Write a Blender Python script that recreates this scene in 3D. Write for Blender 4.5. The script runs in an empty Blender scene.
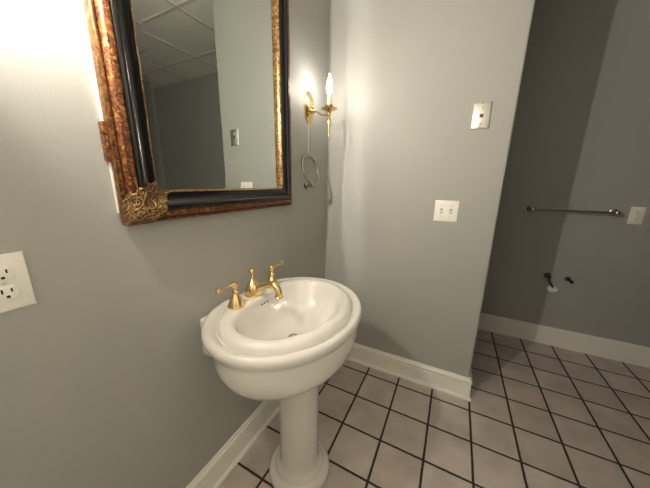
import bpy, bmesh, math, random
from mathutils import Vector, Matrix
PI = math.pi
rnd = random.Random(4)
S = 0.2032                      # floor tile pitch (8 inch)
sc = bpy.context.scene
COL = sc.collection

# ------------------------------------------------------------------ helpers
def tag(o, label=None, cat=None, group=None, kind=None):
    if label: o['label'] = label
    if cat: o['category'] = cat
    if group: o['group'] = group
    if kind: o['kind'] = kind
    return o

def empty(name, loc, label, cat, group=None):
    o = bpy.data.objects.new(name, None); COL.objects.link(o)
    o.location = loc; o.empty_display_size = 0.05
    return tag(o, label, cat, group)

def obj(name, bm, mats, parent=None, sharp=38, smooth=True):
    bmesh.ops.remove_doubles(bm, verts=bm.verts, dist=1e-6)
    bmesh.ops.recalc_face_normals(bm, faces=bm.faces)
    for f in bm.faces: f.smooth = smooth
    for e in bm.edges:
        if len(e.link_faces) == 2:
            e.smooth = e.calc_face_angle(0) < math.radians(sharp)
    me = bpy.data.meshes.new(name)
    bm.to_mesh(me); bm.free()
    if not isinstance(mats, (list, tuple)): mats = [mats]
    for m in mats: me.materials.append(m)
    o = bpy.data.objects.new(name, me); COL.objects.link(o)
    if parent is not None:
        o.parent = parent
        # geometry below is written in world coordinates; shift it to the parent's frame
        me.transform(Matrix.Translation(-world_loc(parent)))
    return o

def world_loc(o):
    v = Vector((0, 0, 0))
    while o is not None:
        v += o.location; o = o.parent
    return v

def box(bm, a, b, bevel=0.0, seg=2, mi=0):
    vs = [bm.verts.new((x, y, z)) for x in (a[0], b[0]) for y in (a[1], b[1]) for z in (a[2], b[2])]
    q = [(0,1,3,2),(4,6,7,5),(0,4,5,1),(2,3,7,6),(0,2,6,4),(1,5,7,3)]
    fs = [bm.faces.new([vs[i] for i in k]) for k in q]
    for f in fs: f.material_index = mi
    if bevel > 0:
        es = set(e for f in fs for e in f.edges)
        bmesh.ops.bevel(bm, geom=list(es), offset=bevel, segments=seg, profile=0.5, affect='EDGES')

def frame_axes(d):
    d = Vector(d).normalized()
    a = Vector((0, 0, 1)) if abs(d.z) < 0.9 else Vector((1, 0, 0))
    u = d.cross(a).normalized(); v = d.cross(u).normalized()
    return d, u, v

def ring_loft(bm, rings, closed_u=True, cap0=True, cap1=True, mi=0):
    vr = [[bm.verts.new(p) for p in r] for r in rings]
    n = len(vr[0])
    for i in range(len(vr) - 1):
        for j in range(n if closed_u else n - 1):
            k = (j + 1) % n
            f = bm.faces.new((vr[i][j], vr[i][k], vr[i+1][k], vr[i+1][j])); f.material_index = mi
    if cap0 and n > 2: bm.faces.new(vr[0][::-1]).material_index = mi
    if cap1 and n > 2: bm.faces.new(vr[-1]).material_index = mi

def lathe(bm, o, axis, prof, seg=32, sy=1.0, mi=0):
    """prof: (radius, distance along axis); sy scales the second radial axis"""
    d, u, v = frame_axes(axis); o = Vector(o)
    rings = []
    for r, t in prof:
        r = max(r, 1e-4)
        rings.append([o + d*t + u*(r*math.cos(2*PI*k/seg)) + v*(r*sy*math.sin(2*PI*k/seg)) for k in range(seg)])
    ring_loft(bm, rings, mi=mi)

def smooth_path(pts, n=8):
    pts = [Vector(p) for p in pts]; out = []
    P = [2*pts[0]-pts[1]] + pts + [2*pts[-1]-pts[-2]]
    for i in range(1, len(P)-2):
        for k in range(n):
            t = k/n; a, b, c, d = P[i-1], P[i], P[i+1], P[i+2]
            out.append(0.5*((2*b)+(c-a)*t+(2*a-5*b+4*c-d)*t*t+(3*b-a-3*c+d)*t**3))
    out.append(pts[-1]); return out

def tube(bm, pts, r, seg=14, mi=0, closed=False):
    """r: number or function of 0..1"""
    n = len(pts); rings = []; u = None
    for i, p in enumerate(pts):
        if closed: d = pts[(i+1) % n] - pts[i-1]
        else: d = pts[min(i+1, n-1)] - pts[max(i-1, 0)]
        d.normalize()
        if u is None: _, u, _ = frame_axes(d)
        u = (u - d*u.dot(d)).normalized(); v = d.cross(u)
        rr = r(i/(n-1)) if callable(r) else r
        rings.append([p + u*(rr*math.cos(2*PI*k/seg)) + v*(rr*math.sin(2*PI*k/seg)) for k in range(seg)])
    if closed:
        rings.append(rings[0]); ring_loft(bm, rings, cap0=False, cap1=False, mi=mi)
    else: ring_loft(bm, rings, mi=mi)

def sphere(bm, c, r, sc_=(1, 1, 1), seg=20, mi=0):
    n = seg//2
    rings = []
    for i in range(1, n):
        a = PI*i/n
        rings.append([Vector(c) + Vector((r*sc_[0]*math.sin(a)*math.cos(2*PI*k/seg), r*sc_[1]*math.sin(a)*math.sin(2*PI*k/seg), r*sc_[2]*math.cos(a))) for k in range(seg)])
    ring_loft(bm, rings, mi=mi)

def sweep(bm, path, prof, side=1, mi=0):
    """extrude a (depth, height) profile along a floor polyline with mitred corners; depth grows to the left (side=1) of travel"""
    path = [Vector((p[0], p[1])) for p in path]; n = len(path); rings = []
    for i, p in enumerate(path):
        def nrm(a, b):
            d = (b - a).normalized(); return Vector((-d.y, d.x))*side
        if i == 0: m = nrm(path[0], path[1])
        elif i == n-1: m = nrm(path[-2], path[-1])
        else:
            a, b = nrm(path[i-1], p), nrm(p, path[i+1]); m = (a + b)/(1 + a.dot(b))
        rings.append([Vector((p.x + m.x*d, p.y + m.y*d, h)) for d, h in prof])
    ring_loft(bm, rings, closed_u=True, mi=mi)

# ------------------------------------------------------------------ materials
def nt(name):
    m = bpy.data.materials.new(name); m.use_nodes = True
    t = m.node_tree; return m, t, t.nodes['Principled BSDF']

def plain(name, col, rough=0.5, metal=0.0, coat=0.0, noise=0.0, nscale=30, bump=0.0, bscale=200, spec=0.5):
    m, t, b = nt(name)
    b.inputs['Roughness'].default_value = rough; b.inputs['Metallic'].default_value = metal
    b.inputs['Coat Weight'].default_value = coat; b.inputs['Coat Roughness'].default_value = 0.05
    b.inputs['Specular IOR Level'].default_value = spec
    tc = t.nodes.new('ShaderNodeTexCoord')
    nz = t.nodes.new('ShaderNodeTexNoise'); nz.inputs['Scale'].default_value = nscale; nz.inputs['Detail'].default_value = 4
    t.links.new(tc.outputs['Object'], nz.inputs['Vector'])
    rp = t.nodes.new('ShaderNodeValToRGB')
    rp.color_ramp.elements[0].position = 0.3; rp.color_ramp.elements[1].position = 0.7
    rp.color_ramp.elements[0].color = (*[c*(1-noise) for c in col], 1)
    rp.color_ramp.elements[1].color = (*[min(1, c*(1+noise)) for c in col], 1)
    t.links.new(nz.outputs['Fac'], rp.inputs['Fac']); t.links.new(rp.outputs['Color'], b.inputs['Base Color'])
    if bump:
        n2 = t.nodes.new('ShaderNodeTexNoise'); n2.inputs['Scale'].default_value = bscale; n2.inputs['Detail'].default_value = 2
        t.links.new(tc.outputs['Object'], n2.inputs['Vector'])
        bp = t.nodes.new('ShaderNodeBump'); bp.inputs['Strength'].default_value = bump; bp.inputs['Distance'].default_value = 0.002
        t.links.new(n2.outputs['Fac'], bp.inputs['Height']); t.links.new(bp.outputs['Normal'], b.inputs['Normal'])
    return m

WALL = plain('wall_paint', (0.39, 0.391, 0.365), 0.5, noise=0.02, nscale=3, bump=0.15, bscale=260, spec=0.35)
TRIM = plain('trim_paint', (0.84, 0.82, 0.76), 0.35, noise=0.015, nscale=8)
CEIL = plain('ceiling_tile', (0.86, 0.84, 0.78), 0.9, noise=0.04, nscale=120, bump=0.3, bscale=150, spec=0.1)
CGRID = plain('ceiling_grid_paint', (0.62, 0.60, 0.54), 0.5)
PORC = plain('porcelain', (0.70, 0.675, 0.63), 0.12, coat=0.6, noise=0.005, nscale=5)
BRASS = plain('polished_brass', (0.82, 0.62, 0.31), 0.16, metal=1.0, noise=0.06, nscale=60)
BRASSD = plain('aged_brass', (0.78, 0.57, 0.27), 0.22, metal=1.0, noise=0.12, nscale=40)
CHROME = plain('satin_nickel', (0.44, 0.42, 0.385), 0.16, metal=1.0)
STEEL = plain('stainless_plate', (0.66, 0.64, 0.59), 0.42, metal=1.0, noise=0.05, nscale=200)
DARKM = plain('dark_metal', (0.06, 0.055, 0.05), 0.4, metal=0.6)
HOLE = plain('dark_slot', (0.012, 0.010, 0.009), 0.7)
PLATEW = plain('white_plastic', (0.86, 0.84, 0.78), 0.3)
PLATEY = plain('ivory_plastic', (0.62, 0.58, 0.49), 0.3)
SLEEVE = plain('ivory_candle_sleeve', (0.80, 0.72, 0.52), 0.5)
CABW = plain('white_cabinet_paint', (0.84, 0.83, 0.78), 0.4)
NICKEL = plain('warm_nickel', (0.66, 0.61, 0.52), 0.2, metal=1.0)
BLACK = plain('black_lacquer', (0.006, 0.0055, 0.005), 0.22, coat=0.2)

def burl(name, cols, scale, metal=0.35, rough=0.35, bump=0.5, stretch=(1, 1, 1)):
    m, t, b = nt(name)
    tc = t.nodes.new('ShaderNodeTexCoord'); mp = t.nodes.new('ShaderNodeMapping')
    mp.inputs['Scale'].default_value = stretch
    t.links.new(tc.outputs['Object'], mp.inputs['Vector'])
    nz = t.nodes.new('ShaderNodeTexNoise'); nz.inputs['Scale'].default_value = scale
    nz.inputs['Detail'].default_value = 6; nz.inputs['Roughness'].default_value = 0.65; nz.inputs['Distortion'].default_value = 1.4
    t.links.new(mp.outputs['Vector'], nz.inputs['Vector'])
    rp = t.nodes.new('ShaderNodeValToRGB'); e = rp.color_ramp.elements
    e[0].position = 0.36; e[0].color = (*cols[0], 1); e[1].position = 0.68; e[1].color = (*cols[-1], 1)
    for i, c in enumerate(cols[1:-1]):
        x = e.new(0.36 + 0.32*(i+1)/(len(cols)-1)); x.color = (*c, 1)
    t.links.new(nz.outputs['Fac'], rp.inputs['Fac']); t.links.new(rp.outputs['Color'], b.inputs['Base Color'])
    b.inputs['Metallic'].default_value = metal; b.inputs['Roughness'].default_value = rough
    bp = t.nodes.new('ShaderNodeBump'); bp.inputs['Strength'].default_value = bump; bp.inputs['Distance'].default_value = 0.002
    t.links.new(nz.outputs['Fac'], bp.inputs['Height']); t.links.new(bp.outputs['Normal'], b.inputs['Normal'])
    return m

BURL = burl('tortoise_gilt', [(0.03, 0.008, 0.004), (0.10, 0.03, 0.010), (0.26, 0.10, 0.028), (0.52, 0.30, 0.10)], 85)
GILT = burl('worn_gilt', [(0.06, 0.025, 0.01), (0.26, 0.14, 0.05), (0.60, 0.42, 0.20)], 85, metal=0.7, rough=0.3)
ORNB = burl('carved_gilt_ground', [(0.05, 0.024, 0.011), (0.18, 0.09, 0.035), (0.42, 0.26, 0.10)], 90, metal=0.5, rough=0.4)
ORN = burl('carved_gilt', [(0.16, 0.08, 0.03), (0.40, 0.25, 0.10), (0.66, 0.48, 0.22)], 60, metal=0.6, rough=0.38)
OLIVE = burl('bronze_outer_edge', [(0.05, 0.02, 0.008), (0.18, 0.08, 0.025), (0.40, 0.20, 0.06)], 80, metal=0.5)

# mirror silver
MIR, t, b = nt('mirror_silver')
b.inputs['Base Color'].default_value = (0.80, 0.84, 0.80, 1); b.inputs['Metallic'].default_value = 1; b.inputs['Roughness'].default_value = 0.0

# lit bulb
def bulb_mat(name, strength):
    m, t, b = nt(name)
    b.inputs['Base Color'].default_value = (1, 0.95, 0.85, 1)
    b.inputs['Emission Color'].default_value = (1.0, 0.925, 0.825, 1)
    b.inputs['Emission Strength'].default_value = strength
    return m

# floor: square tiles and dark grout, pattern in metres
FLOOR, t, b = nt('floor_tile')
def N(k, **kw):
    n = t.nodes.new(k)
    for a, v in kw.items(): setattr(n, a, v)
    return n
def M(op, a, b_=None, c=None):
    n = N('ShaderNodeMath', operation=op)
    for i, v in enumerate((a, b_, c)):
        if v is None: continue
        if isinstance(v, (int, float)): n.inputs[i].default_value = v
        else: t.links.new(v, n.inputs[i])
    return n.outputs[0]
tc = N('ShaderNodeTexCoord'); sx = N('ShaderNodeSeparateXYZ')
wob = N('ShaderNodeTexNoise'); wob.inputs['Scale'].default_value = 28; wob.inputs['Detail'].default_value = 3
t.links.new(tc.outputs['Object'], wob.inputs['Vector'])
t.links.new(tc.outputs['Object'], sx.inputs['Vector'])
w = M('MULTIPLY', M('SUBTRACT', wob.outputs['Fac'], 0.5), 0.018)
gx = M('ADD', M('DIVIDE', M('SUBTRACT', sx.outputs['X'], 4.83*S), S), w)
gy = M('ADD', M('DIVIDE', M('SUBTRACT', sx.outputs['Y'], -0.47*S), S), w)
def dist(g):
    fr = M('FRACT', M('ADD', g, 100.5))          # 0.5 on a grout line
    return M('ABSOLUTE', M('SUBTRACT', fr, 0.5))
dmin = M('MINIMUM', dist(gx), dist(gy))
mr = N('ShaderNodeMapRange', interpolation_type='SMOOTHSTEP')
mr.inputs['From Min'].default_value = 0.018; mr.inputs['From Max'].default_value = 0.034
t.links.new(dmin, mr.inputs['Value'])
cell = N('ShaderNodeCombineXYZ')
t.links.new(M('FLOOR', M('ADD', gx, 100.0)), cell.inputs['X']); t.links.new(M('FLOOR', M('ADD', gy, 100.0)), cell.inputs['Y'])
wn = N('ShaderNodeTexWhiteNoise', noise_dimensions='3D'); t.links.new(cell.outputs[0], wn.inputs['Vector'])
cn = N('ShaderNodeTexNoise'); cn.inputs['Scale'].default_value = 7; cn.inputs['Detail'].default_value = 5
addv = N('ShaderNodeVectorMath', operation='ADD')
t.links.new(tc.outputs['Object'], addv.inputs[0]); t.links.new(wn.outputs['Color'], addv.inputs[1])
t.links.new(addv.outputs[0], cn.inputs['Vector'])
rp = N('ShaderNodeValToRGB'); e = rp.color_ramp.elements
e[0].position = 0.3; e[0].color = (0.42, 0.365, 0.325, 1); e[1].position = 0.72; e[1].color = (0.61, 0.54, 0.485, 1)
x = e.new(0.5); x.color = (0.52, 0.45, 0.41, 1)
t.links.new(M('ADD', cn.outputs['Fac'], M('MULTIPLY', M('SUBTRACT', wn.outputs['Value'], 0.5), 0.12)), rp.inputs['Fac'])
mix = N('ShaderNodeMix', data_type='RGBA')
mix.inputs[6].default_value = (0.030, 0.020, 0.014, 1)
t.links.new(mr.outputs[0], mix.inputs[0]); t.links.new(rp.outputs['Color'], mix.inputs[7])
t.links.new(mix.outputs[2], b.inputs['Base Color'])
b.inputs['Roughness'].default_value = 0.42
rr = M('SUBTRACT', 0.85, M('MULTIPLY', mr.outputs[0], 0.42)); t.links.new(rr, b.inputs['Roughness'])
bp = N('ShaderNodeBump'); bp.inputs['Strength'].default_value = 0.6; bp.inputs['Distance'].default_value = 0.002
fine = N('ShaderNodeTexNoise'); fine.inputs['Scale'].default_value = 60; t.links.new(tc.outputs['Object'], fine.inputs['Vector'])
t.links.new(M('ADD', mr.outputs[0], M('MULTIPLY', fine.outputs['Fac'], 0.18)), bp.inputs['Height'])
t.links.new(bp.outputs['Normal'], b.inputs['Normal'])

# ------------------------------------------------------------------ room shell
XE, YA, XR, YF, ZC, TH = 0.966, 0.916, 3.25, -1.95, 2.50, 0.12
def struct(name, bm, m, **k):
    o = obj(name, bm, m, **k); o['kind'] = 'structure'; return o
def wall(name, a, b_, m=WALL):
    bm = bmesh.new(); box(bm, a, b_); return struct(name, bm, m)
wall('floor', (-0.12, YF-0.12, -0.06), (XR+0.12, YA+0.12, 0), FLOOR)
wall('wall_left', (-0.12, YF-0.12, 0), (0, YA+0.12, ZC))
wall('wall_alcove', (0, YA, 0), (XR, YA+0.12, ZC))
wall('wall_right', (XR, YF-0.12, 0), (XR+0.12, YA+0.12, ZC))
wall('wall_front', (0, YF-0.12, 0), (XR, YF, ZC))
wall('wall_bounce', (1.36, YF, 0), (1.46, -0.72, ZC))  # unseen wall, added to throw fill light onto the left wall and sink
def door(name, casing, along, p, a, b_, s):
    # unseen six-panel white door with casing, added to bounce light back; along: 0 = x, 1 = y; p wall plane; s outward sign
    def P(u, z, d): return Vector((u, p+s*d, z)) if along == 0 else Vector((p+s*d, u, z))
    def bx(bm, u0, u1, z0, z1, d0, d1, bv=0.0):
        A, B = P(u0, z0, d0), P(u1, z1, d1)
        box(bm, [min(A[i], B[i]) for i in range(3)], [max(A[i], B[i]) for i in range(3)], bv)
    bm = bmesh.new(); bx(bm, a, b_, 0.008, 2.03, 0.001, 0.012)
    m = (a+b_)/2; w_ = (b_-a)
    for u0, u1 in ((a+0.11*w_, m-0.05*w_), (m+0.05*w_, b_-0.11*w_)):
        for z0, z1 in ((0.20, 0.80), (0.95, 1.55), (1.66, 1.92)): bx(bm, u0, u1, z0, z1, 0.010, 0.018, 0.005)
    d_ = struct(name, bm, CABW)
    bm = bmesh.new()
    bx(bm, a-0.07, a-0.003, 0, 2.10, 0, 0.018, 0.003); bx(bm, b_+0.003, b_+0.07, 0, 2.10, 0, 0.018, 0.003); bx(bm, a-0.07, b_+0.07, 2.035, 2.10, 0, 0.0185, 0.003)
    struct(casing, bm, TRIM)
    bm = bmesh.new()
    lathe(bm, P(b_-0.06, 0.95, 0.010), P(0, 0, 1)-P(0, 0, 0), [(0.03, 0), (0.03, 0.004), (0.012, 0.01), (0.012, 0.03), (0.026, 0.042), (0.028, 0.055), (0.018, 0.066), (0, 0.068)], 24)
    obj('door_bounce_knob', bm, BRASSD, d_)
door('door_bounce_1', 'trim_bounce_1', 0, YF, 0.32, 1.12, 1)  # added behind the camera; its white face returns the left bulb's light
door('door_bounce_2', 'trim_bounce_2', 1, 1.36, -1.80, -0.86, -1)  # added beside the camera, out of view, as a white reflector
# partition with rounded corner bead
bm = bmesh.new()
R = 0.010; pts = [(0, 0)]
for k in range(7):
    a = -PI/2 + PI/2*k/6; pts.append((XE-R+R*math.cos(a), R+R*math.sin(a)))
for k in range(7):
    a = PI/2*k/6; pts.append((XE-R+R*math.cos(a), TH-R+R*math.sin(a)))
pts.append((0, TH))
ring_loft(bm, [[Vector((x, y, z)) for x, y in pts] for z in (0, ZC)])
struct('wall_partition', bm, WALL)
# dropped ceiling with lay-in grid
bm = bmesh.new()
box(bm, (-0.12, YF-0.12, ZC), (XR+0.12, YA+0.12, ZC+0.06))
G = 0.590
for k in range(-4, 6):
    x = 1.287 + G*k
    if 0.02 < x < XR: box(bm, (x-0.012, YF, ZC-0.007), (x+0.012, YA, ZC+0.001), mi=1)
for k in range(-5, 3):
    y = -0.037 + G*k
    if YF < y < YA: box(bm, (0, y-0.012, ZC-0.0065), (XR, y+0.012, ZC+0.001), mi=1)
struct('ceiling', bm, [CEIL, CGRID])

# baseboards
def arc(cx, cz, r, a0, a1, n=5): return [(cx+r*math.cos(math.radians(a0+(a1-a0)*k/n)), cz+r*math.sin(math.radians(a0+(a1-a0)*k/n))) for k in range(n+1)]
prof = [(0, 0), (0.026, 0)] + arc(0.013, 0.004, 0.013, 10, 85, 5) + [(0.0135, 0.019), (0.0135, 0.099), (0.009, 0.101), (0.009, 0.105), (0.0140, 0.109), (0.0165, 0.114), (0.0168, 0.119), (0.0150, 0.123), (0.0105, 0.126), (0.0085, 0.129), (0.0085, 0.134), (0.006, 0.138), (0, 0.138)]
bm = bmesh.new(); sweep(bm, [(0.0, 0), (XE, 0), (XE, TH)], prof, side=-1); struct('baseboard_back', bm, TRIM, sharp=25)
bm = bmesh.new(); sweep(bm, [(0, YF), (0, -0.0005)], prof, side=-1); struct('baseboard_left', bm, TRIM, sharp=25)
prof2 = [(0, 0), (0.015, 0), (0.015, 0.140), (0.012, 0.149), (0.006, 0.152), (0, 0.152)]
bm = bmesh.new(); sweep(bm, [(0, YA), (XR, YA)], prof2, side=-1); struct('baseboard_alcove', bm, TRIM, sharp=25)
bm = bmesh.new(); sweep(bm, [(XR, YA-0.016), (XR, YF)], prof2, side=-1); struct('baseboard_right', bm, TRIM, sharp=25)

# ------------------------------------------------------------------ mirror cabinet
Y0, Y1, Z0, Z1 = -1.188, -0.448, 1.136, 2.20
cab = empty('mirror_cabinet', (0.0, (Y0+Y1)/2, Z0), 'large framed mirror cabinet in black and mottled gilt hung on the wall over the sink', 'mirror')
XB = 0.006
bm = bmesh.new(); box(bm, (0, Y0-0.003, Z0+0.030), (XB+0.001, Y1-0.012, Z1-0.03), 0.001)
obj('cabinet_box', bm, CABW, cab)
def rectsweep(bm, prof, mi=0):
    rings = []
    for y, z, sy, sz in ((Y0, Z0, 1, 1), (Y1, Z0, -1, 1), (Y1, Z1, -1, -1), (Y0, Z1, 1, -1)):
        rings.append([Vector((x, y+sy*u, z+sz*u)) for u, x in prof])
    rings.append(rings[0]); ring_loft(bm, rings, cap0=False, cap1=False, mi=mi)
XG = 0.022
# outer bronze band, tortoise band, black cove, gilt sight edge: each a closed section
pA = [(0.000, XB), (0.000, 0.024), (0.0015, 0.029), (0.0050, 0.0315), (0.0085, 0.030), (0.0095, 0.027), (0.0095, XB)]
pB = [(0.0095, XB), (0.0095, 0.025), (0.0115, 0.026), (0.012, 0.033), (0.0145, 0.041), (0.020, 0.0465), (0.027, 0.048), (0.0315, 0.0465), (0.033, 0.043), (0.033, XB)]
pC = [(0.033, XB), (0.033, 0.0455), (0.035, 0.0495), (0.039, 0.0515), (0.044, 0.0505), (0.049, 0.0465), (0.0535, 0.0415), (0.059, 0.0375), (0.066, 0.0355), (0.072, 0.035), (0.078, 0.036), (0.0810, 0.0365), (0.0810, XB)]
pD = [(0.0810, XB), (0.0810, 0.0370), (0.0825, 0.0385), (0.0842, 0.0370), (0.0870, 0.027), (0.0880, XG-0.002), (0.0880, XB)]
for nm, pr, m in (('outer_edge_moulding', pA, OLIVE), ('mottled_moulding', pB, BURL), ('black_moulding', pC, BLACK), ('gilt_sight_edge', pD, GILT)):
    bm = bmesh.new(); rectsweep(bm, pr)
    o = obj(nm, bm, m, cab, sharp=50)
    tag(o, {'outer_edge_moulding': 'thin bronze brown outer edge', 'mottled_moulding': 'mottled red brown and gold band', 'black_moulding': 'glossy black concave band', 'gilt_sight_edge': 'narrow gilt lip next to the glass'}[nm])
# bevelled glass
bm = bmesh.new(); U0 = 0.0870; UB = U0 + 0.025; rg = []
for y, z, sy, sz in ((Y0, Z0, 1, 1), (Y1, Z0, -1, 1), (Y1, Z1, -1, -1), (Y0, Z1, 1, -1)):
    rg.append([Vector((0.016, y+sy*U0, z+sz*U0)), Vector((XG-0.0015, y+sy*U0, z+sz*U0)), Vector((XG, y+sy*UB, z+sz*UB))])
V = [[bm.verts.new(p) for p in r] for r in rg]
for i in range(4):
    j = (i+1) % 4
    bm.faces.new((V[i][0], V[j][0], V[j][1], V[i][1])); bm.faces.new((V[i][1], V[j][1], V[j][2], V[i][2]))
bm.faces.new([V[i][2] for i in range(4)]); bm.faces.new([V[i][0] for i in range(4)][::-1])
o = obj('mirror_glass', bm, MIR, cab, smooth=False); tag(o, 'bevelled mirror glass')
# hinge knuckles on the left edge
bm = bmesh.new()
for k in range(3):
    z = 1.291 + 0.0305*k
    box(bm, (0.002, -1.1985, z), (0.020, -1.184, z+0.0297), 0.002)
obj('hinge', bm, BURL, cab)
# carved corner ornament
allp = pA[1:-1] + pB[2:-1] + pC[2:-1] + pD[2:5] 
def fh(u):
    u = max(0.0, min(u, 0.0850))
    for (a, xa), (c, xc) in zip(allp, allp[1:]):
        if a <= u <= c and c > a: return xa + (xc-xa)*(u-a)/(c-a)
    return 0.040
def fhs(u):     # smoothed
    return max(sum(fh(u+d) for d in (-0.006, -0.003, 0, 0.003, 0.006))/5, fh(u)-0.001)
def ornament(yc, zc, sy, sz):
    bm = bmesh.new()
    n = 60; L = 0.155; g = {}
    def inside(u, v):
        if min(u, v) > 0.0845: return False
        th = math.atan2(v, u); rr = math.hypot(u, v)
        lim = 0.150 + 0.016*math.cos(10*(th-PI/4)) - 0.03*abs(math.cos(2*(th-PI/4)))*0
        return max(u, v) < 0.076 + 0.50*min(u, v) + 0.004*math.sin(160*(u+v)) - 0.9*max(0.0, 0.022-min(u, v))*0.4
    def hgt(u, v):
        m = min(u, v); rr = math.hypot(u-0.03, v-0.03); th = math.atan2(v-0.03, u-0.03)
        rel = 0.0013*math.sin(rr*420) * (0.5+0.5*math.cos(th*7)) + 0.0009*math.sin(u*330)*math.sin(v*330) + 0.0008*math.sin((u-v)*520)
        return fhs(m) + 0.0028 + rel
    for i in range(n+1):
        for j in range(n+1):
            u, v = -0.001 + L*i/n*1.1, -0.001 + L*j/n*1.1
            if inside(u, v): g[i, j] = bm.verts.new((hgt(max(u, 0), max(v, 0)), yc+sy*u, zc+sz*v))
    for i in range(n):
        for j in range(n):
            k = [(i, j), (i+1, j), (i+1, j+1), (i, j+1)]
            if all(q in g for q in k): bm.faces.new([g[q] for q in k])
    for v_ in [v_ for v_ in bm.verts if not v_.link_faces]: bm.verts.remove(v_)
    # skirt down into the frame
    be = [e_ for e_ in bm.edges if len(e_.link_faces) == 1]
    ex = bmesh.ops.extrude_edge_only(bm, edges=be)
    for v_ in [q for q in ex['geom'] if isinstance(q, bmesh.types.BMVert)]: v_.co.x = 0.020
    # scrolls
    def curl(cu, cv, r0, turns, a0, rad=0.0022, s=1):
        P = []
        for k in range(int(26*turns)+1):
            f = k/(26*turns); a = a0 + s*f*turns*2*PI; r = r0*(1-0.82*f)
            u, v = cu + r*math.cos(a), cv + r*math.sin(a)
            P.append(Vector((fhs(min(max(u, 0), max(v, 0))) + 0.0045, yc+sy*u, zc+sz*v)))
        tube(bm, P, lambda q: rad*0.62*(1-0.45*q), 8, mi=1)
    for a in ((0.026, 0.026, 0.019, 1.7, 0.2, 0.003, 1), (0.060, 0.022, 0.014, 1.5, 2.2, 0.0026, -1), (0.022, 0.060, 0.014, 1.5, -0.6, 0.0026, 1),
              (0.084, 0.036, 0.011, 1.3, 2.6, 0.0022, -1), (0.036, 0.084, 0.011, 1.3, -1.0, 0.0022, 1),
              (0.055, 0.055, 0.016, 1.4, 3.9, 0.0026, 1), (0.092, 0.060, 0.010, 1.2, 1.2, 0.002, 1), (0.060, 0.092, 0.010, 1.2, 0.3, 0.002, -1),
              (0.106, 0.076, 0.006, 1.1, 0.2, 0.0018, 1), (0.076, 0.106, 0.006, 1.1, 1.4, 0.0018, -1)):
        curl(*a)
    # leaf veins fanning to the sight corner and along both rails
    for a1 in (8, 18, 30, 45, 60, 72, 82):
        a = math.radians(a1); P = []
        for k in range(12):
            f = k/11; r = 0.040 + (0.038 if a1 in (8, 82) else 0.055 if a1 in (18, 72) else 0.062)*f
            u, v = r*math.cos(a), r*math.sin(a)
            P.append(Vector((fhs(min(u, v, 0.079)) + 0.0042, yc+sy*(u+0.003*math.sin(f*5)), zc+sz*v)))
        tube(bm, P, lambda q: 0.0017*(1-0.5*q), 8, mi=1)
    return bm
o = obj('corner_ornament', ornament(Y0, Z0, 1, 1), [ORNB, ORN], cab, sharp=70); tag(o, 'carved gilt scroll and leaf corner')
obj('corner_ornament', ornament(Y0, Z1, 1, -1), [ORNB, ORN], cab, sharp=70)

# ------------------------------------------------------------------ pedestal sink
SY = -0.79
sink = empty('pedestal_sink', (0.27, SY, 0), 'white oval porcelain pedestal sink standing on the tiles below the mirror', 'sink')
NS = 96
def oval(cx, axf, axb, ay, z, nb=2.0, clip=True, nf=2.0):
    out = []
    for k in range(NS):
        a = 2*PI*k/NS; c, s = math.cos(a), math.sin(a)
        n = nf if c > 0 else nb
        xx = (axf if c > 0 else axb)*math.copysign(abs(c)**(2/n), c); yy = ay*math.copysign(abs(s)**(2/n), s)
        x = cx + xx
        if clip: x = max(x, 0.003+0.00002*abs(yy))
        out.append(Vector((x, SY+yy, z)))
    return out
bm = bmesh.new()
outer = [(.285,.082,.082,.082,.545),(.28,.105,.105,.13,.551),(.272,.150,.15,.19,.565),(.267,.192,.192,.245,.596),(.264,.222,.222,.287,.628),(.261,.235,.235,.304,.650),(.259,.243,.243,.311,.674),(.257,.247,.247,.3145,.702),(.255,.249,.249,.3155,.736),
 (.252,.252,.252,.3165,.742),(.248,.259,.259,.3185,.746),(.244,.268,.268,.321,.752),(.242,.274,.274,.3245,.761),(.241,.276,.276,.3255,.770),(.242,.274,.274,.323,.779),(.243,.268,.268,.317,.7855),(.244,.259,.259,.308,.788),(.246,.247,.247,.298,.7845),(.248,.238,.238,.291,.7775),(.249,.230,.230,.284,.7695),
 (.250,.226,.226,.2805,.770),(.2505,.2245,.2245,.279,.786),(.251,.220,.220,.275,.7935),(.252,.212,.212,.268,.799),(.253,.202,.202,.259,.8015)]
rings = [oval(cx, a, b_, ay, z) for cx, a, b_, ay, z in outer]
inner = [(.262,.178,.152,.249,.8015,2.5),(.262,.171,.147,.243,.799,2.6),(.262,.165,.142,.237,.7935,2.6),(.262,.160,.139,.232,.784,2.6),(.262,.154,.135,.225,.765,2.5),(.262,.145,.128,.213,.738,2.4),(.262,.133,.118,.195,.708,2.3),(.262,.116,.104,.168,.686,2.2),(.262,.09,.082,.128,.670,2.1),(.262,.06,.056,.08,.659,2.),(.262,.032,.032,.032,.654,2.),(.262,.021,.021,.021,.651,2.)]
for cx, a, b_, ay, z, n in inner: rings.append(oval(cx, a, b_, ay, z, nb=n))
ring_loft(bm, rings)
o = obj('basin', bm, PORC, sink, sharp=70)
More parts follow.
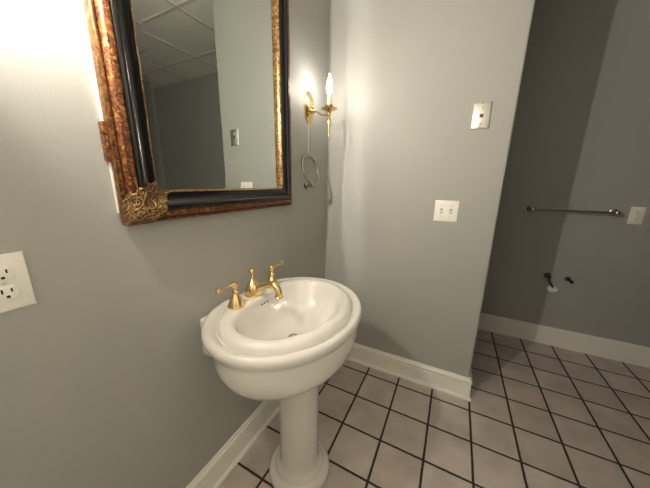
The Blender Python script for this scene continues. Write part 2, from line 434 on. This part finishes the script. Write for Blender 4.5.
# square back ledge that meets the wall
bm = bmesh.new(); box(bm, (0.0012, SY-0.214, 0.625), (0.115, SY+0.214, 0.772), 0.010, 4)
obj('wall_ledge', bm, PORC, sink)
bm = bmesh.new()
prof_c = [(0.118, 0), (0.130, 0.003), (0.134, 0.012), (0.1335, 0.022), (0.128, 0.032), (0.118, 0.038), (0.109, 0.040), (0.105, 0.044), (0.104, 0.050), (0.100, 0.058), (0.092, 0.064), (0.087, 0.072), (0.0845, 0.086), (0.083, 0.12), (0.082, 0.30), (0.083, 0.45), (0.086, 0.53), (0.092, 0.575)]
lathe(bm, (0.283, SY, 0), (0, 0, 1), prof_c, 64)
obj('pedestal', bm, PORC, sink, sharp=60)
bm = bmesh.new()
lathe(bm, (0.262, SY, 0.6505), (0, 0, 1), [(0.012, -0.004), (0.0215, 0.0), (0.0235, 0.003), (0.022, 0.0052), (0.017, 0.0045), (0.015, 0.002), (0.012, 0.0025), (0.011, 0.006), (0.006, 0.0085), (0.0, 0.009)], 32)
obj('drain', bm, BRASS, sink)
bm = bmesh.new()
for k in (-1, 0, 1):
    lathe(bm, (0.1275, SY-0.004+0.0155*k, 0.7715), (1, 0, 0.22), [(0.0036, -0.004), (0.0036, 0.0008), (0.001, 0.001)], 14)
tag(obj('overflow_slots', bm, HOLE, sink), 'three small dark overflow holes')

# ------------------------------------------------------------------ faucet
ZD = 0.8015
fau = empty('faucet', (0.085, -0.806, ZD), 'polished brass widespread faucet with two lever handles on the sink deck', 'faucet')
bm = bmesh.new()
c0 = (0.079, -0.806, ZD)
lathe(bm, c0, (0, 0, 1), [(0.031, -0.001), (0.0335, 0.001), (0.0335, 0.004), (0.031, 0.006), (0.0305, 0.010), (0.0315, 0.018), (0.031, 0.028), (0.028, 0.040), (0.023, 0.050), (0.017, 0.057), (0.013, 0.061), (0.0105, 0.064), (0.0, 0.066)], 40)
P = smooth_path([(0.085, -0.806, 0.832), (0.115, -0.806, 0.840), (0.150, -0.805, 0.858), (0.176, -0.805, 0.866), (0.196, -0.805, 0.858), (0.206, -0.805, 0.838), (0.2075, -0.805, 0.822)], 8)
tube(bm, P, lambda q: 0.0125 if q < 0.45 else 0.0125 + 0.002*min(1, (q-0.45)/0.3), 20)
lathe(bm, (0.2075, -0.805, 0.826), (0, 0, -1), [(0.0145, 0), (0.0165, 0.002), (0.0165, 0.0055), (0.015, 0.008), (0.011, 0.008), (0.010, 0.005)], 28)
obj('spout', bm, BRASS, fau)
bm = bmesh.new()
lathe(bm, (0.079, -0.806, ZD+0.062), (0, 0, 1), [(0.009, 0), (0.0095, 0.003), (0.006, 0.006), (0.0045, 0.012), (0.0045, 0.020), (0.0065, 0.022), (0.0065, 0.025), (0.004, 0.027), (0.006, 0.029), (0.0105, 0.033), (0.0125, 0.039), (0.0115, 0.045), (0.007, 0.050), (0.0, 0.0515)], 28)
tag(obj('lift_knob', bm, BRASS, fau), 'ball topped drain lift knob')
for (hx, hy, d) in ((0.093, -0.912, Vector((-0.12, -0.99, -0.03))), (0.090, -0.700, Vector((0.10, 0.99, 0.06)))):
    bm = bmesh.new()
    lathe(bm, (hx, hy, ZD), (0, 0, 1), [(0.028, -0.001), (0.030, 0.001), (0.030, 0.005), (0.0275, 0.007), (0.0265, 0.012), (0.0225, 0.024), (0.0175, 0.036), (0.0125, 0.046), (0.0100, 0.052), (0.0105, 0.055), (0.0125, 0.057), (0.0125, 0.060), (0.008, 0.063), (0.0065, 0.070), (0.0075, 0.076), (0.010, 0.079), (0.0118, 0.085), (0.0118, 0.090), (0.009, 0.095), (0.0, 0.098)], 36)
    h = obj('handle', bm, BRASS, fau)
    d.normalize(); c = Vector((hx, hy, ZD+0.087)); bm = bmesh.new()
    lathe(bm, c, d, [(0.006, 0.004), (0.0085, 0.010), (0.008, 0.014), (0.0048, 0.018), (0.0042, 0.030), (0.0048, 0.044), (0.0068, 0.054), (0.0085, 0.062), (0.0088, 0.068), (0.0065, 0.073), (0.0, 0.075)], 24)
    obj('lever', bm, BRASS, h)

# ------------------------------------------------------------------ wall sconces
def sconce(cy, label, power):
    s = empty('wall_sconce', (0, cy, 1.64), label, 'wall lamp', 'candle sconces flanking the mirror')
    bm = bmesh.new()
    lathe(bm, (0, cy, 1.638), (1, 0, 0), [(0.055, 0.0), (0.055, 0.002), (0.0525, 0.005), (0.048, 0.0065), (0.045, 0.0055), (0.042, 0.007), (0.036, 0.012), (0.026, 0.017), (0.013, 0.020), (0, 0.0205)], 48, sy=1.5)
    bp_ = obj('backplate', bm, BRASSD, s)
    bm = bmesh.new()
    lathe(bm, (0.018, cy, 1.622), (1, 0, 0), [(0.013, 0), (0.014, 0.003), (0.010, 0.006), (0.0075, 0.010), (0.010, 0.014), (0.0105, 0.018), (0.007, 0.022), (0, 0.023)], 24)
    sphere(bm, (0.026, cy, 1.642), 0.008)
    P = smooth_path([(0.030, cy, 1.622), (0.050, cy, 1.617), (0.070, cy, 1.603), (0.090, cy, 1.596), (0.110, cy, 1.597), (0.122, cy, 1.603)], 8)
    tube(bm, P, 0.0042, 14)
    obj('arm', bm, BRASSD, s)
    bm = bmesh.new(); X = 0.122
    lathe(bm, (X, cy, 1.604), (0, 0, 1), [(0.008, 0), (0.010, 0.004), (0.020, 0.010), (0.034, 0.015), (0.043, 0.018), (0.044, 0.020), (0.040, 0.0195), (0.018, 0.019), (0.015, 0.021), (0.0165, 0.026), (0.020, 0.030), (0.0205, 0.038), (0.017, 0.040), (0, 0.040)], 40)
    obj('drip_pan', bm, BRASSD, s)
    bm = bmesh.new()
    lathe(bm, (X, cy, 1.606), (0, 0, -1), [(0.006, 0), (0.010, 0.004), (0.011, 0.010), (0.006, 0.016), (0.006, 0.022), (0.009, 0.028), (0.0105, 0.036), (0.010, 0.050), (0.0075, 0.070), (0.0055, 0.085), (0.0045, 0.092), (0.0075, 0.097), (0.005, 0.102), (0.0055, 0.108), (0.0075, 0.114), (0.006, 0.120), (0, 0.124)], 24)
    obj('drop_finial', bm, BRASSD, s)
    bm = bmesh.new()
    lathe(bm, (X, cy, 1.640), (0, 0, 1), [(0.0115, 0), (0.0115, 0.052), (0.010, 0.053), (0, 0.053)], 24)
    obj('candle_sleeve', bm, SLEEVE, s)
    bm = bmesh.new()
    lathe(bm, (X, cy, 1.6925), (0, 0, 1), [(0.0085, 0), (0.0095, 0.004), (0.0125, 0.014), (0.0140, 0.026), (0.0137, 0.038), (0.0118, 0.052), (0.0088, 0.066), (0.0052, 0.078), (0.0028, 0.088), (0.0, 0.096)], 28)
    b_ = obj('bulb', bm, bulb_mat('lit_bulb_glass', power), s); tag(b_, 'lit flame shaped bulb')
    return s
sconce(-0.225, 'brass candle sconce with lit flame bulb on the wall between mirror and corner', 36)
sconce(-1.44, 'brass candle sconce with lit flame bulb on the wall left of the mirror', 690)

# thin cord below the sconce
bm = bmesh.new()
tube(bm, smooth_path([(0.0026, -0.233, 1.562), (0.0026, -0.234, 1.50), (0.0026, -0.236, 1.45), (0.0026, -0.237, 1.405)], 4), 0.0024, 8)
tag(obj('cord', bm, CABW), 'thin pale cord running down the wall from the sconce to the towel ring', 'cord')

# towel ring
tr = empty('towel_ring', (0, -0.262, 1.236), 'satin nickel towel ring turned upward on the wall below the sconce', 'towel ring')
bm = bmesh.new()
lathe(bm, (0, -0.262, 1.232), (1, 0, 0), [(0.021, -0.001), (0.022, 0.003), (0.017, 0.006), (0.011, 0.009), (0.008, 0.015), (0.0075, 0.026), (0.010, 0.034), (0.013, 0.044), (0.0125, 0.054), (0.008, 0.060), (0, 0.062)], 28)
lathe(bm, (0.050, -0.262-0.014, 1.240), (0, 1, 0), [(0.0, 0), (0.005, 0.002), (0.006, 0.006), (0.006, 0.022), (0.005, 0.026), (0, 0.028)], 16)
obj('post', bm, CHROME, tr)
bm = bmesh.new()
rc = Vector((0.032, -0.262, 1.316)); P = []
up = Vector((-0.27, 0.0, 0.96)).normalized(); rt = Vector((0, 1, 0))
for k in range(64):
    a = 2*PI*k/64; P.append(rc + rt*(0.078*math.cos(a)) + up*(0.082*math.sin(a)))
tube(bm, P, 0.0060, 12, closed=True)
obj('ring', bm, CHROME, tr)

# ------------------------------------------------------------------ wall plates
def place(bm, fn):
    for v in bm.verts: v.co = fn(v.co)
def plate_bm(w, h, th=0.005):
    bm = bmesh.new()
    rings = [[Vector((sx*(w/2-i), sz*(h/2-i), d)) for sx, sz in ((-1,-1),(1,-1),(1,1),(-1,1))] for i, d in ((0, 0), (0, th*0.35), (0.0012, th*0.75), (0.004, th))]
    ring_loft(bm, rings); return bm
def screw_bm(bm, x, z, d, r=0.0032):
    lathe(bm, (x, z, d), (0, 0, 1), [(r, -0.002), (r, 0.0004), (r*0.6, 0.001), (0, 0.0011)], 14)
# local frame: x across, y up, z out of the wall
def on_back(cx, cz, yw):  return lambda c: Vector((cx + c.x, yw - c.z, cz + c.y))
def on_left(cy, cz):      return lambda c: Vector((c.z, cy + c.x, cz + c.y))
def duplex(fn, root, pm):
    bm = plate_bm(0.0699, 0.1143); place(bm, fn); obj('plate', bm, pm, root)
    for s in (1, -1):
        zc = 0.0195*s
        bm = bmesh.new()
        pts = []
        for k in range(40):
            a = 2*PI*k/40; x = 0.0172*math.cos(a); y = 0.0172*math.sin(a)
            pts.append((x, max(-0.0140, min(0.0140, y))))
        ring_loft(bm, [[Vector((x*q, zc+y*q, d)) for x, y in pts] for q, d in ((1.0, 0.003), (1.0, 0.0070), (0.93, 0.0082), (0.90, 0.0084))])
        place(bm, fn); rc_ = obj('receptacle', bm, pm, root)
        bm = bmesh.new()
        box(bm, (-0.0078, zc+0.0005, 0.0070), (-0.0050, zc+0.0095, 0.0087))
        box(bm, (0.0050, zc+0.0015, 0.0070), (0.0076, zc+0.0090, 0.0087))
        lathe(bm, (0, zc-0.0070, 0.0070), (0, 0, 1), [(0.0029, 0), (0.0029, 0.0017), (0, 0.0017)], 14)
        place(bm, fn); obj('slots', bm, HOLE, rc_)
    bm = bmesh.new(); screw_bm(bm, 0, 0, 0.0048); place(bm, fn); obj('screw', bm, STEEL, root)

r_ = empty('power_outlet', (0, -1.400, 0.992), 'white two-socket power outlet on the wall left of the mirror and sink', 'outlet')
duplex(on_left(-1.400, 1.050), r_, PLATEW)
r_ = empty('power_outlet', (1.851, YA, 1.008), 'white power outlet on the far alcove wall at the right end of the towel bar', 'outlet')
duplex(on_back(1.851, 1.065, YA), r_, PLATEW)

r_ = empty('light_switch', (0.728, 0, 1.049), 'white double toggle light switch plate on the wall between corner and alcove opening', 'light switch')
fn = on_back(0.728, 1.108, 0)
bm = plate_bm(0.1175, 0.1143); place(bm, fn); obj('plate', bm, PLATEW, r_)
for s in (-1, 1):
    bm = bmesh.new(); x0 = 0.023*s
    ring_loft(bm, [[Vector((x0+sx_*0.0058*q, sz_*0.0125*q, d)) for sx_, sz_ in ((-1,-1),(1,-1),(1,1),(-1,1))] for q, d in ((1, 0.004), (1, 0.0058), (0.9, 0.0059))])
    place(bm, fn); tag(obj('toggle_slot_shade', bm, plain('toggle_gap_shade', (0.20, 0.18, 0.15), 0.6), r_), 'slot around the toggle with its shade painted in')  # shade of the slot put into the colour of a raised block
    bm = bmesh.new()
    ring_loft(bm, [[Vector((x0+sx_*a, zc_+sz_*b_, d)) for sx_, sz_ in ((-1,-1),(1,-1),(1,1),(-1,1))] for a, b_, zc_, d in ((0.0042, 0.0085, 0.000, 0.004), (0.0040, 0.0060, -0.002, 0.010), (0.0036, 0.0040, -0.005, 0.016), (0.0028, 0.0028, -0.006, 0.0175))])
    place(bm, fn); obj('toggle', bm, PLATEW, r_)
    for sz_ in (-1, 1):
        bm = bmesh.new(); screw_bm(bm, x0, sz_*0.030, 0.0048); place(bm, fn); obj('screw', bm, STEEL, r_)

r_ = empty('phone_jack', (0.829, 0, 1.511), 'brushed steel telephone jack plate high on the wall near the alcove opening', 'phone jack')
fn = on_back(0.829, 1.571, 0)
bm = plate_bm(0.078, 0.118, 0.006); place(bm, fn); obj('plate', bm, STEEL, r_)
bm = bmesh.new(); box(bm, (-0.009, -0.008, 0.005), (0.009, 0.010, 0.0085), 0.001); place(bm, fn); jk = obj('jack', bm, CHROME, r_)
bm = bmesh.new(); box(bm, (-0.0055, -0.005, 0.0078), (0.0055, 0.006, 0.0092)); place(bm, fn); obj('jack_socket', bm, HOLE, jk)
for z_ in (0.034, -0.034):
    bm = bmesh.new(); lathe(bm, (0.0, z_, 0.0058), (0, 0, 1), [(0.0065, 0), (0.0065, 0.002), (0.0045, 0.006), (0, 0.0065)], 18)
    place(bm, fn); obj('mounting_stud', bm, STEEL, r_)
for z_ in (0.053, -0.053):
    bm = bmesh.new(); screw_bm(bm, 0, z_, 0.0055, 0.0028); place(bm, fn); obj('screw', bm, DARKM, r_)

# ------------------------------------------------------------------ alcove fittings
tb = empty('towel_bar', (1.50, YA, 1.08), 'satin nickel towel bar mounted on the far alcove wall', 'towel bar')
for x0 in (1.284, 1.734):
    bm = bmesh.new()
    lathe(bm, (x0, YA, 1.08), (0, -1, 0), [(0.026, -0.001), (0.027, 0.004), (0.024, 0.008), (0.014, 0.012), (0.010, 0.020), (0.010, 0.045), (0.014, 0.052), (0.0165, 0.060), (0.015, 0.068), (0.009, 0.074), (0, 0.076)], 30)
    obj('post', bm, NICKEL, tb)
bm = bmesh.new(); tube(bm, [Vector((1.284, YA-0.060, 1.08)), Vector((1.50, YA-0.060, 1.08)), Vector((1.734, YA-0.060, 1.08))], 0.0090, 18)
obj('bar', bm, NICKEL, tb)

wv = empty('water_stub', (1.495, YA, 0.50), 'capped water pipe with a white round cap low on the alcove wall', 'pipe')
bm = bmesh.new()
lathe(bm, (1.470, YA, 0.572), (0, -1, 0), [(0.022, -0.001), (0.022, 0.002), (0.016, 0.006), (0.009, 0.008), (0.009, 0.028), (0.013, 0.030), (0.013, 0.042), (0, 0.043)], 22)
tube(bm, smooth_path([(1.470, YA-0.030, 0.568), (1.474, YA-0.034, 0.545), (1.492, YA-0.036, 0.520), (1.508, YA-0.036, 0.492)], 6), 0.0065, 12)
obj('supply_pipe', bm, DARKM, wv)
bm = bmesh.new()
lathe(bm, (1.514, YA, 0.474), (0, -1, 0), [(0.028, 0), (0.029, 0.006), (0.032, 0.010), (0.034, 0.014), (0.034, 0.028), (0.029, 0.034), (0, 0.036)], 30, sy=0.72)
tag(obj('end_cap', bm, CABW, wv), 'white end cap')
ws = empty('pipe_stub', (1.60, YA, 0.555), 'short dark pipe stub on the alcove wall right of the white capped pipe', 'pipe')
bm = bmesh.new()
lathe(bm, (1.592, YA, 0.566), (0, -1, 0), [(0.018, -0.001), (0.018, 0.002), (0.011, 0.004), (0.009, 0.006), (0.009, 0.024)], 20)
lathe(bm, (1.588, YA-0.022, 0.572), (0.8, 0, -0.62), [(0.0, 0), (0.008, 0.001), (0.009, 0.006), (0.009, 0.022), (0.012, 0.025), (0.012, 0.036), (0.009, 0.039), (0, 0.040)], 20)
obj('pipe_body', bm, DARKM, ws)

# ------------------------------------------------------------------ camera, world, view
CAMR = Matrix([[0.8907575, -0.1196879, 0.4384357], [0.4542571, 0.2043332, -0.8671208], [0.0141969, 0.9715569, 0.2363804]])
cam = bpy.data.cameras.new('camera'); co = bpy.data.objects.new('camera', cam); COL.objects.link(co)
cam.sensor_width = 36; cam.sensor_fit = 'HORIZONTAL'; cam.lens = 14.07678; cam.clip_start = 0.02
co.matrix_world = Matrix.Translation(Vector((0.76903, -1.52967, 1.25126))) @ CAMR.to_4x4()
sc.camera = co
wd = bpy.data.worlds.new('world'); sc.world = wd; wd.use_nodes = True
wd.node_tree.nodes['Background'].inputs['Color'].default_value = (0.02, 0.02, 0.02, 1)
wd.node_tree.nodes['Background'].inputs['Strength'].default_value = 0.1
vs = sc.view_settings
vs.view_transform = 'Standard'; vs.look = 'None'; vs.exposure = 1.5; vs.gamma = 1.0; vs.use_curve_mapping = False
cy = sc.cycles
cy.use_denoising = True; cy.sample_clamp_indirect = 0; cy.sample_clamp_direct = 0
cy.max_bounces = 12; cy.diffuse_bounces = 8; cy.glossy_bounces = 6
cy.caustics_reflective = True; cy.blur_glossy = 0.0
try: cy.use_guiding = True; cy.use_surface_guiding = True
except Exception: pass
